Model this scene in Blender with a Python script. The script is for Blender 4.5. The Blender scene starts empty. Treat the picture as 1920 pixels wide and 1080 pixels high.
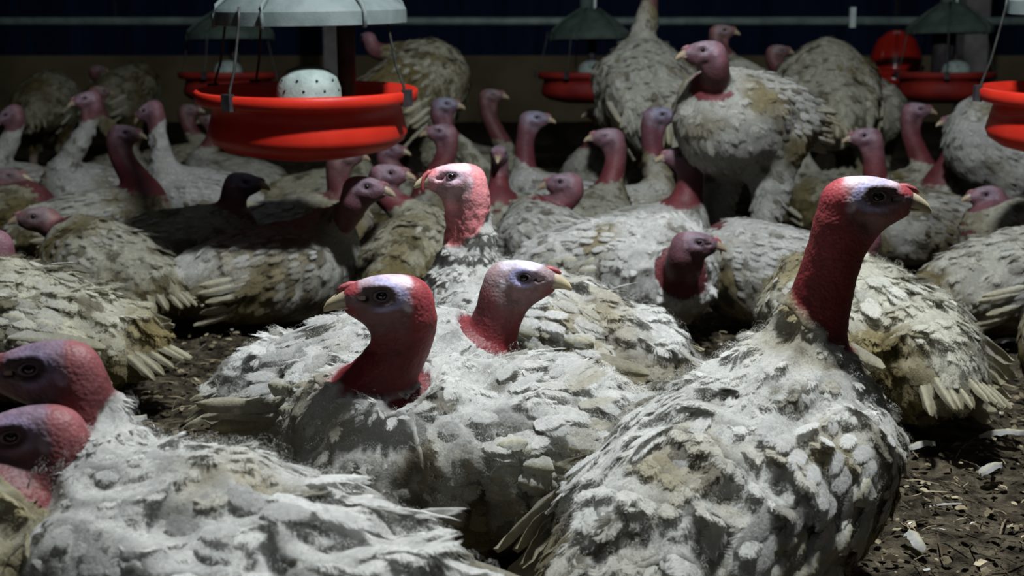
import bpy, math, random
import numpy as np
from mathutils import Matrix, Vector, Euler

# ------------------------------------------------------------------ camera, light, exposure
scene = bpy.context.scene
COL = scene.collection
H_CAM, FPX, HORIZ = 0.656, 2400.0, 118.0
PITCH = math.atan((540 - HORIZ) / FPX)

cam_data = bpy.data.cameras.new('camera')
cam = bpy.data.objects.new('camera', cam_data)
COL.objects.link(cam)
cam_data.sensor_width = 36.0
cam_data.lens = 36.0 * FPX / 1920.0
cam_data.clip_start = 0.02
cam_data.clip_end = 60
cam.location = (0, 0, H_CAM)
cam.rotation_euler = (math.pi / 2 - PITCH, 0, 0)
scene.cycles.transparent_max_bounces = 16
cam_data.dof.use_dof = True
cam_data.dof.focus_distance = 1.75
cam_data.dof.aperture_fstop = 7.0
scene.camera = cam

world = bpy.data.worlds.new('barn_air')
scene.world = world
world.use_nodes = True
world.node_tree.nodes['Background'].inputs[0].default_value = (0.02, 0.03, 0.05, 1)
world.node_tree.nodes['Background'].inputs[1].default_value = 0.0


def lamp(name, loc, power, radius, color):
    l = bpy.data.lights.new(name, 'POINT')
    l.energy = power
    l.shadow_soft_size = radius
    l.color = color
    o = bpy.data.objects.new(name, l)
    o.location = loc
    COL.objects.link(o)
    return o


lamp('barn_or_fill_lamp', (0.40, 1.80, 2.40), 350, 0.09, (0.93, 0.98, 1.0))
lamp('barn_or_fill_lamp', (2.8, 9.5, 2.9), 15, 0.08, (0.93, 1.0, 0.95))
lamp('barn_or_fill_lamp', (-2.6, 7.6, 3.0), 2.5, 0.08, (0.95, 1.0, 0.85))
lamp('barn_or_fill_lamp', (0.6, -3.2, 2.9), 9, 0.10, (0.9, 0.97, 1.0))  # added fill light behind the camera, not a fixture of the barn

vs = scene.view_settings
scene.display_settings.display_device = 'sRGB'
vs.view_transform = 'Standard'
vs.look = 'None'
vs.gamma = 1.0
vs.use_curve_mapping = False
vs.exposure = 0.0

# ------------------------------------------------------------------ pixel helpers
cP, sP = math.cos(PITCH), math.sin(PITCH)
FWD = np.array([0, cP, -sP]); UPV = np.array([0, sP, cP]); RGT = np.array([1.0, 0, 0])


def ray(px, py):
    return RGT * (px - 960) / FPX + FWD - UPV * (py - 540) / FPX


def on_ground(px, py, z=0.0):
    d = ray(px, py)
    t = (z - H_CAM) / d[2]
    return np.array([0, 0, H_CAM]) + d * t


def at_depth(px, py, Y):
    d = ray(px, py)
    return np.array([0, 0, H_CAM]) + d * (Y / d[1])


# ------------------------------------------------------------------ numpy geometry kit
RNG = np.random.RandomState(7)
_LAT = RNG.rand(32, 32, 32).astype(np.float32)


def vnoise(p, freq, off=0.0):
    q = p * freq + off
    i = np.floor(q).astype(int)
    f = q - i
    f = f * f * (3 - 2 * f)
    i0 = i & 31
    i1 = (i + 1) & 31
    r = 0
    for a in (0, 1):
        xa = (i1 if a else i0)[:, 0]; wa = f[:, 0] if a else 1 - f[:, 0]
        for b in (0, 1):
            yb = (i1 if b else i0)[:, 1]; wb = f[:, 1] if b else 1 - f[:, 1]
            for c in (0, 1):
                zc = (i1 if c else i0)[:, 2]; wc = f[:, 2] if c else 1 - f[:, 2]
                r = r + _LAT[xa, yb, zc] * wa * wb * wc
    return r


def fbm(p, freq, off=0.0):
    return (vnoise(p, freq, off) + 0.5 * vnoise(p, freq * 2.1, off + 5) + 0.25 * vnoise(p, freq * 4.3, off + 9)) / 1.75


def smooth(a, b, x):
    t = np.clip((x - a) / (b - a), 0, 1)
    return t * t * (3 - 2 * t)


def np_mesh(name, V, F, col=None, mat=None, smooth_sh=True, fuv=None):
    V = np.asarray(V, dtype=np.float32); F = np.asarray(F, dtype=np.int32)
    me = bpy.data.meshes.new(name)
    n, k = F.shape
    me.vertices.add(len(V)); me.vertices.foreach_set('co', V.ravel())
    me.loops.add(n * k); me.loops.foreach_set('vertex_index', F.ravel())
    me.polygons.add(n)
    me.polygons.foreach_set('loop_start', np.arange(0, n * k, k, dtype=np.int32))
    me.polygons.foreach_set('loop_total', np.full(n, k, dtype=np.int32))
    me.update(calc_edges=True)
    if smooth_sh:
        me.polygons.foreach_set('use_smooth', np.ones(n, dtype=bool))
    if col is not None:
        a = me.color_attributes.new('Col', 'FLOAT_COLOR', 'POINT')
        c = np.ones((len(V), 4), dtype=np.float32); c[:, :3] = col
        a.data.foreach_set('color', c.ravel())
    if fuv is not None:
        a = me.attributes.new('Fuv', 'FLOAT_VECTOR', 'POINT'); a.data.foreach_set('vector', np.asarray(fuv, dtype=np.float32).ravel())
    if mat: me.materials.append(mat)
    me.validate()
    return me


def link(name, me, parent=None, mat4=None):
    o = bpy.data.objects.new(name, me)
    COL.objects.link(o)
    if parent is not None: o.parent = parent
    if mat4 is not None: o.matrix_local = mat4
    return o


def lathe(profile, n=48, close=False):
    V = []; F = []
    for i in range(n):
        a = 2 * math.pi * i / n
        for r, z in profile:
            V.append((r * math.cos(a), r * math.sin(a), z))
    m = len(profile)
    for i in range(n):
        j = (i + 1) % n
        for k in range(m - 1):
            if profile[k] == profile[k + 1]: continue
            F.append((i * m + k, j * m + k, j * m + k + 1, i * m + k + 1))
    return V, F


def tube(pts, rad, n=8):
    pts = [np.array(p, float) for p in pts]
    if not hasattr(rad, '__len__'): rad = [rad] * len(pts)
    V = []; F = []
    for i, p in enumerate(pts):
        t = (pts[min(i + 1, len(pts) - 1)] - pts[max(i - 1, 0)])
        t /= np.linalg.norm(t) + 1e-9
        u = np.cross(t, (0, 0, 1.0) if abs(t[2]) < 0.9 else (1.0, 0, 0)); u /= np.linalg.norm(u)
        v = np.cross(t, u)
        for k in range(n):
            a = 2 * math.pi * k / n
            V.append(p + rad[i] * (math.cos(a) * u + math.sin(a) * v))
    for i in range(len(pts) - 1):
        for k in range(n):
            F.append((i * n + k, i * n + (k + 1) % n, (i + 1) * n + (k + 1) % n, (i + 1) * n + k))
    c0 = len(V); V.append(pts[0]); V.append(pts[-1])
    m = (len(pts) - 1) * n
    for k in range(n):
        F.append((c0, (k + 1) % n, k, c0)); F.append((c0 + 1, m + k, m + (k + 1) % n, c0 + 1))
    F2 = []
    for f in F: F2.append(f)
    return V, F2


def poly_mesh(name, V, F, mat, smooth_sh=True):
    me = bpy.data.meshes.new(name)
    fs = []
    for f in F:
        g = []
        for i in f:
            if i not in g: g.append(int(i))
        if len(g) > 2: fs.append(g)
    me.from_pydata([tuple(map(float, v)) for v in V], [], fs)
    if smooth_sh:
        me.polygons.foreach_set('use_smooth', [True] * len(me.polygons))
    me.materials.append(mat)
    me.update()
    return me


def box_vf(c, s):
    x, y, z = c; a, b, d = s[0] / 2, s[1] / 2, s[2] / 2
    V = [(x + i * a, y + j * b, z + k * d) for i in (-1, 1) for j in (-1, 1) for k in (-1, 1)]
    F = [(0, 1, 3, 2), (4, 6, 7, 5), (0, 4, 5, 1), (2, 3, 7, 6), (0, 2, 6, 4), (1, 5, 7, 3)]
    return V, F


def merge(parts):
    V = []; F = []
    for v, f in parts:
        o = len(V); V += [tuple(x) for x in v]; F += [tuple(i + o for i in q) for q in f]
    return V, F


# ------------------------------------------------------------------ materials
def new_mat(name, base=(0.5, 0.5, 0.5), rough=0.8, spec=0.2):
    m = bpy.data.materials.new(name); m.use_nodes = True
    b = m.node_tree.nodes['Principled BSDF']
    b.inputs['Base Color'].default_value = (*base, 1)
    b.inputs['Roughness'].default_value = rough
    b.inputs['Specular IOR Level'].default_value = spec
    return m, m.node_tree, b


def noise_mat(name, c1, c2, scale, rough=0.8, spec=0.2, bump=0.0, bscale=None, detail=5, dist=0.01, lo=0.35, hi=0.65, stretch=None):
    m, t, b = new_mat(name, c1, rough, spec)
    tc = t.nodes.new('ShaderNodeTexCoord')
    src = tc.outputs['Object']
    if stretch:
        mp = t.nodes.new('ShaderNodeMapping'); mp.inputs['Scale'].default_value = stretch
        t.links.new(src, mp.inputs[0]); src = mp.outputs[0]
    n = t.nodes.new('ShaderNodeTexNoise'); n.inputs['Scale'].default_value = scale; n.inputs['Detail'].default_value = detail
    t.links.new(src, n.inputs['Vector'])
    r = t.nodes.new('ShaderNodeValToRGB')
    r.color_ramp.elements[0].position = lo; r.color_ramp.elements[0].color = (*c1, 1)
    r.color_ramp.elements[1].position = hi; r.color_ramp.elements[1].color = (*c2, 1)
    t.links.new(n.outputs['Fac'], r.inputs[0]); t.links.new(r.outputs[0], b.inputs['Base Color'])
    if bump:
        n2 = t.nodes.new('ShaderNodeTexNoise'); n2.inputs['Scale'].default_value = bscale or scale * 3; n2.inputs['Detail'].default_value = 4
        t.links.new(src, n2.inputs['Vector'])
        bp = t.nodes.new('ShaderNodeBump'); bp.inputs['Strength'].default_value = bump; bp.inputs['Distance'].default_value = dist
        t.links.new(n2.outputs['Fac'], bp.inputs['Height']); t.links.new(bp.outputs[0], b.inputs['Normal'])
    return m


def attr_mat(name, rough, spec, bscale, bstr, dist, var=0.12, voro=False, sss=0.0):
    m, t, b = new_mat(name, (0.5, 0.5, 0.5), rough, spec)
    at = t.nodes.new('ShaderNodeAttribute'); at.attribute_name = 'Col'
    tc = t.nodes.new('ShaderNodeTexCoord')
    n = t.nodes.new('ShaderNodeTexNoise'); n.inputs['Scale'].default_value = bscale * 0.5; n.inputs['Detail'].default_value = 5
    t.links.new(tc.outputs['Object'], n.inputs['Vector'])
    mr = t.nodes.new('ShaderNodeMapRange'); mr.inputs[1].default_value = 0.3; mr.inputs[2].default_value = 0.7
    mr.inputs[3].default_value = 1 - var; mr.inputs[4].default_value = 1 + var
    t.links.new(n.outputs['Fac'], mr.inputs[0])
    mx = t.nodes.new('ShaderNodeVectorMath'); mx.operation = 'SCALE'
    t.links.new(at.outputs['Color'], mx.inputs[0]); t.links.new(mr.outputs[0], mx.inputs['Scale'])
    t.links.new(mx.outputs[0], b.inputs['Base Color'])
    if voro:
        v = t.nodes.new('ShaderNodeTexVoronoi'); v.inputs['Scale'].default_value = bscale; v.feature = 'SMOOTH_F1'
    else:
        v = t.nodes.new('ShaderNodeTexNoise'); v.inputs['Scale'].default_value = bscale; v.inputs['Detail'].default_value = 3
    t.links.new(tc.outputs['Object'], v.inputs['Vector'])
    bp = t.nodes.new('ShaderNodeBump'); bp.inputs['Strength'].default_value = bstr; bp.inputs['Distance'].default_value = dist
    bp.invert = voro
    t.links.new(v.outputs[0], bp.inputs['Height']); t.links.new(bp.outputs[0], b.inputs['Normal'])
    if sss:
        b.inputs['Subsurface Weight'].default_value = sss
        b.inputs['Subsurface Radius'].default_value = (0.004, 0.0015, 0.001)
    return m


M_SKIN = attr_mat('turkey_skin', 0.55, 0.3, 260, 0.30, 0.003, 0.16, voro=True)
M_FEATHER = attr_mat('feather', 0.85, 0.12, 260, 0.25, 0.003, 0.14)
M_BEAK = attr_mat('beak_horn', 0.38, 0.45, 150, 0.15, 0.001, 0.1)
M_EYE, _t, _b = new_mat('turkey_eye', (0.006, 0.004, 0.003), 0.12, 0.6)
M_SNOOD = noise_mat('snood_skin', (0.33, 0.06, 0.07), (0.42, 0.12, 0.13), 120, 0.5, 0.3, 0.3, 300, dist=0.002)
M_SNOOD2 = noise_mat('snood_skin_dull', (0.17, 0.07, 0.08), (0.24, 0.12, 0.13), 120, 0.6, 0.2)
M_LID_SKIN = noise_mat('eyelid_skin', (0.10, 0.07, 0.09), (0.16, 0.11, 0.14), 200, 0.55, 0.3)
M_LITTER = noise_mat('litter_ground', (0.020, 0.016, 0.011), (0.15, 0.125, 0.085), 26, 0.95, 0.08, 1.0, 70, detail=8, dist=0.03, lo=0.38, hi=0.72)
def add_translucent(m, fac):
    t = m.node_tree
    b = t.nodes['Principled BSDF']; out = t.nodes['Material Output']
    tr = t.nodes.new('ShaderNodeBsdfTranslucent'); mx = t.nodes.new('ShaderNodeMixShader'); mx.inputs[0].default_value = fac
    t.links.new(b.inputs['Base Color'].links[0].from_socket, tr.inputs['Color'])
    t.links.new(b.outputs[0], mx.inputs[1]); t.links.new(tr.outputs[0], mx.inputs[2]); t.links.new(mx.outputs[0], out.inputs['Surface'])


def add_barbs(m):
    """loose barbs: the vane breaks up into strands towards its rim"""
    t = m.node_tree
    out = t.nodes['Material Output']; src = out.inputs['Surface'].links[0].from_socket
    at = t.nodes.new('ShaderNodeAttribute'); at.attribute_name = 'Fuv'
    sp = t.nodes.new('ShaderNodeSeparateXYZ'); t.links.new(at.outputs['Vector'], sp.inputs[0])
    cb = t.nodes.new('ShaderNodeCombineXYZ')
    mu = t.nodes.new('ShaderNodeMath'); mu.operation = 'MULTIPLY'; mu.inputs[1].default_value = 9.0; t.links.new(sp.outputs['X'], mu.inputs[0])
    t.links.new(mu.outputs[0], cb.inputs[0])
    m3 = t.nodes.new('ShaderNodeMath'); m3.operation = 'MULTIPLY'; m3.inputs[1].default_value = 3.0; t.links.new(sp.outputs['Z'], m3.inputs[0]); t.links.new(m3.outputs[0], cb.inputs[1])
    nz = t.nodes.new('ShaderNodeTexNoise'); nz.inputs['Scale'].default_value = 1.0; nz.inputs['Detail'].default_value = 2; t.links.new(cb.outputs[0], nz.inputs['Vector'])
    # v = (1 - edge) + (noise - .5) * 1.5
    a = t.nodes.new('ShaderNodeMath'); a.operation = 'MULTIPLY_ADD'; a.inputs[1].default_value = 1.7; t.links.new(nz.outputs['Fac'], a.inputs[0])
    b = t.nodes.new('ShaderNodeMath'); b.operation = 'SUBTRACT'; b.inputs[0].default_value = 0.2; t.links.new(sp.outputs['Y'], b.inputs[1])
    t.links.new(b.outputs[0], a.inputs[2])
    mr = t.nodes.new('ShaderNodeMapRange'); mr.inputs[1].default_value = 0.12; mr.inputs[2].default_value = 0.60; t.links.new(a.outputs[0], mr.inputs[0])
    mr2 = t.nodes.new('ShaderNodeMath'); mr2.operation = 'MAXIMUM'; t.links.new(mr.outputs[0], mr2.inputs[0])
    lt = t.nodes.new('ShaderNodeMath'); lt.operation = 'LESS_THAN'; lt.inputs[1].default_value = 0.02; t.links.new(sp.outputs['Y'], lt.inputs[0]); t.links.new(lt.outputs[0], mr2.inputs[1])
    tp = t.nodes.new('ShaderNodeBsdfTransparent'); mx = t.nodes.new('ShaderNodeMixShader')
    t.links.new(mr2.outputs[0], mx.inputs[0]); t.links.new(tp.outputs[0], mx.inputs[1]); t.links.new(src, mx.inputs[2]); t.links.new(mx.outputs[0], out.inputs['Surface'])


add_translucent(M_FEATHER, 0.35)
add_barbs(M_FEATHER)
M_SHAVE = attr_mat('litter_bits', 0.9, 0.08, 200, 0.3, 0.002, 0.3)
M_RED = noise_mat('red_plastic', (0.50, 0.018, 0.010), (0.62, 0.030, 0.014), 9, 0.42, 0.35, 0.08, 300)
M_RED_DIM = noise_mat('shaded_red_plastic', (0.16, 0.012, 0.010), (0.26, 0.022, 0.016), 9, 0.6, 0.2, 0.08, 300)  # darker copy for the far feeders: their weaker light is put into the colour
M_GREY_DIM = noise_mat('shaded_green_plastic', (0.035, 0.055, 0.045), (0.07, 0.10, 0.085), 14, 0.7, 0.2)  # far lids: green-grey, with the dimness of the distance painted in
M_GREY = noise_mat('grey_plastic', (0.10, 0.13, 0.13), (0.18, 0.215, 0.215), 14, 0.6, 0.25, 0.1, 200)
M_CONE = noise_mat('pale_plastic', (0.22, 0.28, 0.26), (0.32, 0.39, 0.37), 40, 0.6, 0.25, 0.2, 150)
M_DARKTUBE = noise_mat('dark_tube', (0.02, 0.018, 0.02), (0.05, 0.045, 0.05), 20, 0.6, 0.2)
M_HOLE = noise_mat('dark_hole', (0.008, 0.008, 0.01), (0.02, 0.02, 0.02), 20, 0.9, 0.05)
M_WIRE = noise_mat('wire_metal', (0.015, 0.015, 0.015), (0.04, 0.045, 0.04), 60, 0.5, 0.4)
M_PIPE = noise_mat('galvanised_pipe', (0.07, 0.10, 0.10), (0.13, 0.17, 0.16), 12, 0.55, 0.4)
M_BRACKET = noise_mat('zinc_bracket', (0.40, 0.48, 0.48), (0.55, 0.62, 0.62), 20, 0.5, 0.4)
M_CURTAIN = noise_mat('blue_curtain', (0.004, 0.013, 0.045), (0.008, 0.024, 0.075), 2.2, 0.75, 0.15, 0.6, 3.0, dist=0.05, stretch=(3.0, 1, 0.3))
M_STEM = noise_mat('stem_wall', (0.16, 0.135, 0.075), (0.26, 0.22, 0.13), 1.6, 0.9, 0.1, 0.3, 14)
M_POST = noise_mat('grey_post', (0.16, 0.15, 0.16), (0.26, 0.25, 0.25), 8, 0.8, 0.1, 0.2, 30)
M_CEIL = noise_mat('ceiling_panel', (0.05, 0.055, 0.06), (0.08, 0.085, 0.09), 1.0, 0.9, 0.1)
M_FEED = noise_mat('feed_pellets', (0.10, 0.06, 0.03), (0.28, 0.2, 0.1), 120, 0.9, 0.1, 0.8, 200)


# ------------------------------------------------------------------ the setting
def struct(name, V, F, mat, smooth_sh=False, parent=None):
    o = link(name, poly_mesh(name, V, F, mat, smooth_sh), parent)
    if parent is None: o['kind'] = 'structure'
    return o


def build_floor():
    # fine grid where the litter is seen close up, coarse far away
    xs = np.concatenate([np.linspace(-9, -2.2, 12), np.linspace(-2.1, 2.1, 240), np.linspace(2.2, 9, 12)])
    ys = np.concatenate([np.linspace(-6, 0.6, 8), np.linspace(0.65, 4.2, 210), np.linspace(4.3, 15.2, 40)])
    X, Y = np.meshgrid(xs, ys, indexing='ij')
    P = np.stack([X.ravel(), Y.ravel(), np.zeros(X.size)], 1)
    z = (fbm(P, 7.0) - 0.5) * 0.030 + (fbm(P, 31.0, 3) - 0.5) * 0.022 - 0.010
    P[:, 2] = z
    nx, ny = len(xs), len(ys)
    i, j = np.meshgrid(np.arange(nx - 1), np.arange(ny - 1), indexing='ij')
    a = (i * ny + j).ravel()
    F = np.stack([a, a + ny, a + ny + 1, a + 1], 1)
    o = link('floor', np_mesh('floor', P, F, mat=M_LITTER))
    o['kind'] = 'structure'
    return o


floor = build_floor()
YW = 14.8
V, F = box_vf((0, YW + 0.1, 0.36), (18, 0.2, 0.76))
struct('wall_back', V, F, M_STEM)
# pleated blue curtain above the stem wall
def curtain():
    n = 361
    xs = np.linspace(-9, 9, n)
    V = []; F = []
    zs = [0.735, 1.3, 2.0, 3.3]
    for x in xs:
        for z in zs:
            V.append((x, YW + 0.02 + 0.02 * math.sin(x * 9.0 + 0.6 * math.sin(x * 2.3)), z))
    for i in range(n - 1):
        for k in range(3):
            F.append((i * 4 + k, (i + 1) * 4 + k, (i + 1) * 4 + k + 1, i * 4 + k + 1))
    o = link('wall_curtain', poly_mesh('wall_curtain', V, F, M_CURTAIN))
    o['kind'] = 'structure'
curtain()
for nm, c, s in (('wall_left', (-9.1, 4.5, 1.6), (0.2, 21, 3.4)), ('wall_right', (9.1, 4.5, 1.6), (0.2, 21, 3.4)),
                 ('wall_front', (0, -6.1, 1.6), (18, 0.2, 3.4)), ('ceiling', (0, 4.5, 3.4), (18.4, 21.4, 0.2))):
    V, F = box_vf(c, s)
    struct(nm, V, F, M_CURTAIN if nm != 'ceiling' else M_CEIL)


def tag(o, label, cat, group=None, kind=None):
    if label: o['label'] = label
    if cat: o['category'] = cat
    if group: o['group'] = group
    if kind: o['kind'] = kind
    return o


# ------------------------------------------------------------------ feeders
def empty(name, loc, rot=(0, 0, 0)):
    o = bpy.data.objects.new(name, None)
    COL.objects.link(o)
    o.location = loc; o.rotation_euler = rot; o.empty_display_size = 0.1
    return o


PAN_PROFILE = [(0.0, 0.0), (0.10, 0.0), (0.150, 0.010), (0.190, 0.020), (0.218, 0.038), (0.226, 0.056), (0.219, 0.086), (0.212, 0.115),
               (0.240, 0.122), (0.250, 0.128), (0.252, 0.150), (0.246, 0.154), (0.238, 0.150), (0.200, 0.122), (0.192, 0.085),
               (0.172, 0.045), (0.14, 0.025), (0.0, 0.022)]
LID_PROFILE = [(0.208, 0.0), (0.214, 0.001), (0.214, 0.001), (0.213, 0.024), (0.213, 0.024), (0.208, 0.029), (0.208, 0.029), (0.150, 0.068), (0.070, 0.112), (0.045, 0.122), (0.0, 0.124)]
_v, _f = lathe(PAN_PROFILE, 64); ME_PAN = poly_mesh('pan', _v, _f, M_RED)
_v, _f = lathe(LID_PROFILE + [(0.0, 0.118), (0.065, 0.106), (0.145, 0.067), (0.203, 0.026), (0.208, 0.0)], 64); ME_LID = poly_mesh('lid', _v, _f, M_GREY)
_v, _f = lathe([(0.072, 0.0), (0.070, 0.040), (0.062, 0.062), (0.045, 0.078), (0.022, 0.086), (0.0, 0.088)], 32); ME_CONE = poly_mesh('feed_cone', _v, _f, M_CONE)
_v, _f = lathe([(0.0, 0.0), (0.185, 0.0), (0.19, 0.004)], 32)
_v = [(x, y, 0.060 + 0.012 * math.sin(9 * x) * math.cos(11 * y)) for x, y, z in _v]; ME_FEED = poly_mesh('feed', _v, _f, M_FEED)


ME_PAN_DIM = ME_PAN.copy(); ME_PAN_DIM.materials[0] = M_RED_DIM
ME_LID_DIM = ME_LID.copy(); ME_LID_DIM.materials[0] = M_GREY_DIM


def feeder(x, y, zbot, label, lid_drop=0.115, tilt=0.0, scale=1.09, cone=True, wires=((100, 1), (172, 1), (255, 1), (353, 1)), tube_x=0.09, lid_s=1.0, pipe=True, tube_r=0.021, extra=True):
    r = tag(empty('hanging_feeder', (x, y, zbot), (tilt, 0, 0)), label, 'feeder', 'hanging pan feeders')
    far_line = y > 5
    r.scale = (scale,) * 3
    link('pan', ME_PAN_DIM if far_line else ME_PAN, r)
    zl = 0.150 + lid_drop + 0.045
    l = link('lid', ME_LID_DIM if far_line else ME_LID, r, Matrix.Translation((0.016, 0, zl)) @ Matrix.Rotation(-0.012, 4, 'Y') @ Matrix.Diagonal((lid_s, lid_s, 1.25, 1)))
    # ribs down the lid
    for a in (20, 75, 130, 200, 250, 310):
        aa = math.radians(a)
        pts = [((q) * math.cos(aa), (q) * math.sin(aa), z) for q, z in ((0.05, 0.122), (0.15, 0.076), (0.209, 0.033), (0.216, 0.020), (0.215, -0.004))]
        V, F = tube(pts, 0.0055, 6)
        link('lid_rib', poly_mesh('lid_rib', V, F, M_GREY_DIM if far_line else M_GREY), l)
    if cone:
        c = link('feed_cone', ME_CONE, r, Matrix.Translation((0.022, -0.115, 0.125)))
        for k in range(26):
            a = -math.pi / 2 + (k % 13 - 6) * 0.22; z = 0.036 if k < 13 else 0.058
            rr = 0.0705 if k < 13 else 0.0650
            V, F = lathe([(0, 0.0), (0.0032, 0.0)], 8)
            m = Matrix.Translation((rr * math.cos(a), rr * math.sin(a), z)) @ Matrix.Rotation(a, 4, 'Z') @ Matrix.Rotation(math.radians(80), 4, 'Y')
            if (k * 7) % 3 == 0: link('vent_hole', poly_mesh('vent_hole', V, F, M_HOLE), c, m)
    link('feed', ME_FEED, r)
    V, F = lathe([(0.0, 0.06), (tube_r, 0.06), (tube_r, zl + 0.12), (0, zl + 0.12)], 20)
    link('drop_tube', poly_mesh('drop_tube', V, F, M_DARKTUBE), r, Matrix.Translation((tube_x, 0.03, 0)))
    for a, on in wires:
        aa = math.radians(a)
        c, s = math.cos(aa), math.sin(aa)
        ra, rb = 0.246, 0.208 * lid_s
        V, F = tube([(ra * c, ra * s, 0.120), (ra * c, ra * s, 0.165), ((ra * .55 + rb * .45) * c, (ra * .55 + rb * .45) * s, 0.155 + lid_drop * 0.5), (rb * c, rb * s, zl + 0.01), (rb * c * 0.99, rb * s * 0.99, zl + 0.04)], 0.0032, 6)
        w = link('strut', poly_mesh('strut', V, F, M_WIRE), r)
        V, F = box_vf((0, 0, 0), (0.016, 0.024, 0.036))
        link('clip', poly_mesh('clip', V, F, M_DARKTUBE, False), w, Matrix.Translation((0.253 * c, 0.253 * s, 0.140)) @ Matrix.Rotation(aa, 4, 'Z'))
    # stem pipe above the lid
    V, F = lathe([(0.0, zl + 0.13), (0.036, zl + 0.13), (0.036, zl + 0.55), (0, zl + 0.55)], 24)
    link('stem_pipe', poly_mesh('stem_pipe', V, F, M_PIPE), r)
    return r


def zpix(py, Y):
    return at_depth(960, py, Y)[2]


F1Y = 3.13
p = at_depth(580, 290, F1Y); z_bot = zpix(292, F1Y)
feeder(p[0], F1Y, z_bot, 'large red pan feeder with grey lid hanging nearest the camera on the left', tilt=math.radians(3.5), tube_x=0.088, lid_drop=0.103, scale=1.06,
       wires=((128, 1), (158, 1), (238, 1), (338, 1)))
p = at_depth(2038, 290, F1Y)
feeder(p[0], F1Y, z_bot, 'red pan feeder with pale lid cut off by the right edge of the frame', tilt=math.radians(3.5), lid_drop=0.125, scale=1.06)
F2Y = 7.15
s2 = FPX / (F2Y / cP)
zb2 = zpix(193, F2Y)
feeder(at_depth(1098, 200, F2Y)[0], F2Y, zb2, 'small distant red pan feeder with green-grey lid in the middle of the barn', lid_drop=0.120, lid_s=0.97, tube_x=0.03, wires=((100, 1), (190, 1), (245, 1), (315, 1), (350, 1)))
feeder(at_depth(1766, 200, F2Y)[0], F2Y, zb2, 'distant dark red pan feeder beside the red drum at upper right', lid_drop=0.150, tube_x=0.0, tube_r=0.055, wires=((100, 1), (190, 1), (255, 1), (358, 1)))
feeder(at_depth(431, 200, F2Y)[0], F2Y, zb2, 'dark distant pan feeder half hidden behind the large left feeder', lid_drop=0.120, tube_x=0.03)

# feed pipe of the second line, with its drop brackets
zp = zpix(40, F2Y + 0.12)
pr = tag(empty('feed_pipe', (0, F2Y + 0.12, zp)), 'long horizontal galvanised feed pipe running across the barn above the distant feeders', 'pipe')
V, F = tube([(-8.9, 0, 0), (8.9, 0, 0)], 0.024, 12); link('pipe', poly_mesh('pipe', V, F, M_PIPE), pr)
for px in (1112, 1785, 445):
    xx = at_depth(px, 40, F2Y + 0.1)[0]
    V, F = box_vf((xx, -0.05, 0.08), (0.026, 0.03, 0.16)); link('bracket', poly_mesh('bracket', V, F, M_BRACKET, False), pr)
V, F = box_vf((at_depth(1597, 40, F2Y + 0.1)[0], -0.03, 0.02), (0.03, 0.03, 0.11)); link('bracket', poly_mesh('bracket', V, F, M_BRACKET, False), pr)
# hanging cords of the pipe
for px in (1680, 640, 215):
    xx = at_depth(px, 40, F2Y + 0.1)[0]
    V, F = tube([(xx, 0, 0), (xx, 0, 3.25 - zp)], 0.004, 6); link('cord', poly_mesh('cord', V, F, M_WIRE), pr)

# upright posts at the far side
for px, w, Y, lab in ((1822, 0.20, 11.0, 'grey upright post behind the distant right feeder'), (626, 0.15, 11.0, 'dim grey post seen through the gap of the large left feeder')):
    x = at_depth(px, 100, Y)[0]
    V, F = box_vf((0, 0, 1.65), (w, w, 3.3)); V2, F2 = box_vf((0, 0, 0.08), (w * 1.25, w * 1.25, 0.16))
    o = tag(empty('support_post', (x, Y, 0)), lab, 'post', 'posts')
    link('shaft', poly_mesh('shaft', V, F, M_POST, False), o); link('footing', poly_mesh('footing', V2, F2, M_POST, False), o)

# red bell drinker behind the right feeder
DY = 8.2
sD = FPX / (DY / cP)
dx = at_depth(1680, 100, DY)[0]; dz = zpix(158, DY)
o = tag(empty('bell_drinker', (dx, DY, dz)), 'glossy red bell drinker hanging behind the distant right feeder', 'drinker')
V, F = lathe([(0, 0.02), (0.16, 0.02), (0.172, 0.0), (0.190, 0.0), (0.195, 0.05), (0.188, 0.055), (0.178, 0.03), (0.17, 0.03), (0.165, 0.10), (0.150, 0.20), (0.115, 0.28), (0.06, 0.325), (0.03, 0.335), (0, 0.336)], 40)
M_RED2 = noise_mat('glossy_red_plastic', (0.28, 0.012, 0.008), (0.36, 0.018, 0.010), 6, 0.18, 0.6)
link('bell', poly_mesh('bell', V, F, M_RED2), o)
V, F = lathe([(0.168, 0.085), (0.176, 0.09), (0.176, 0.115), (0.164, 0.12)], 40); link('band', poly_mesh('band', V, F, M_RED2), o)
V, F = tube([(0, 0, 0.33), (0, 0, 3.25 - dz)], 0.008, 8); link('hose', poly_mesh('hose', V, F, M_WIRE), o)


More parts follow.
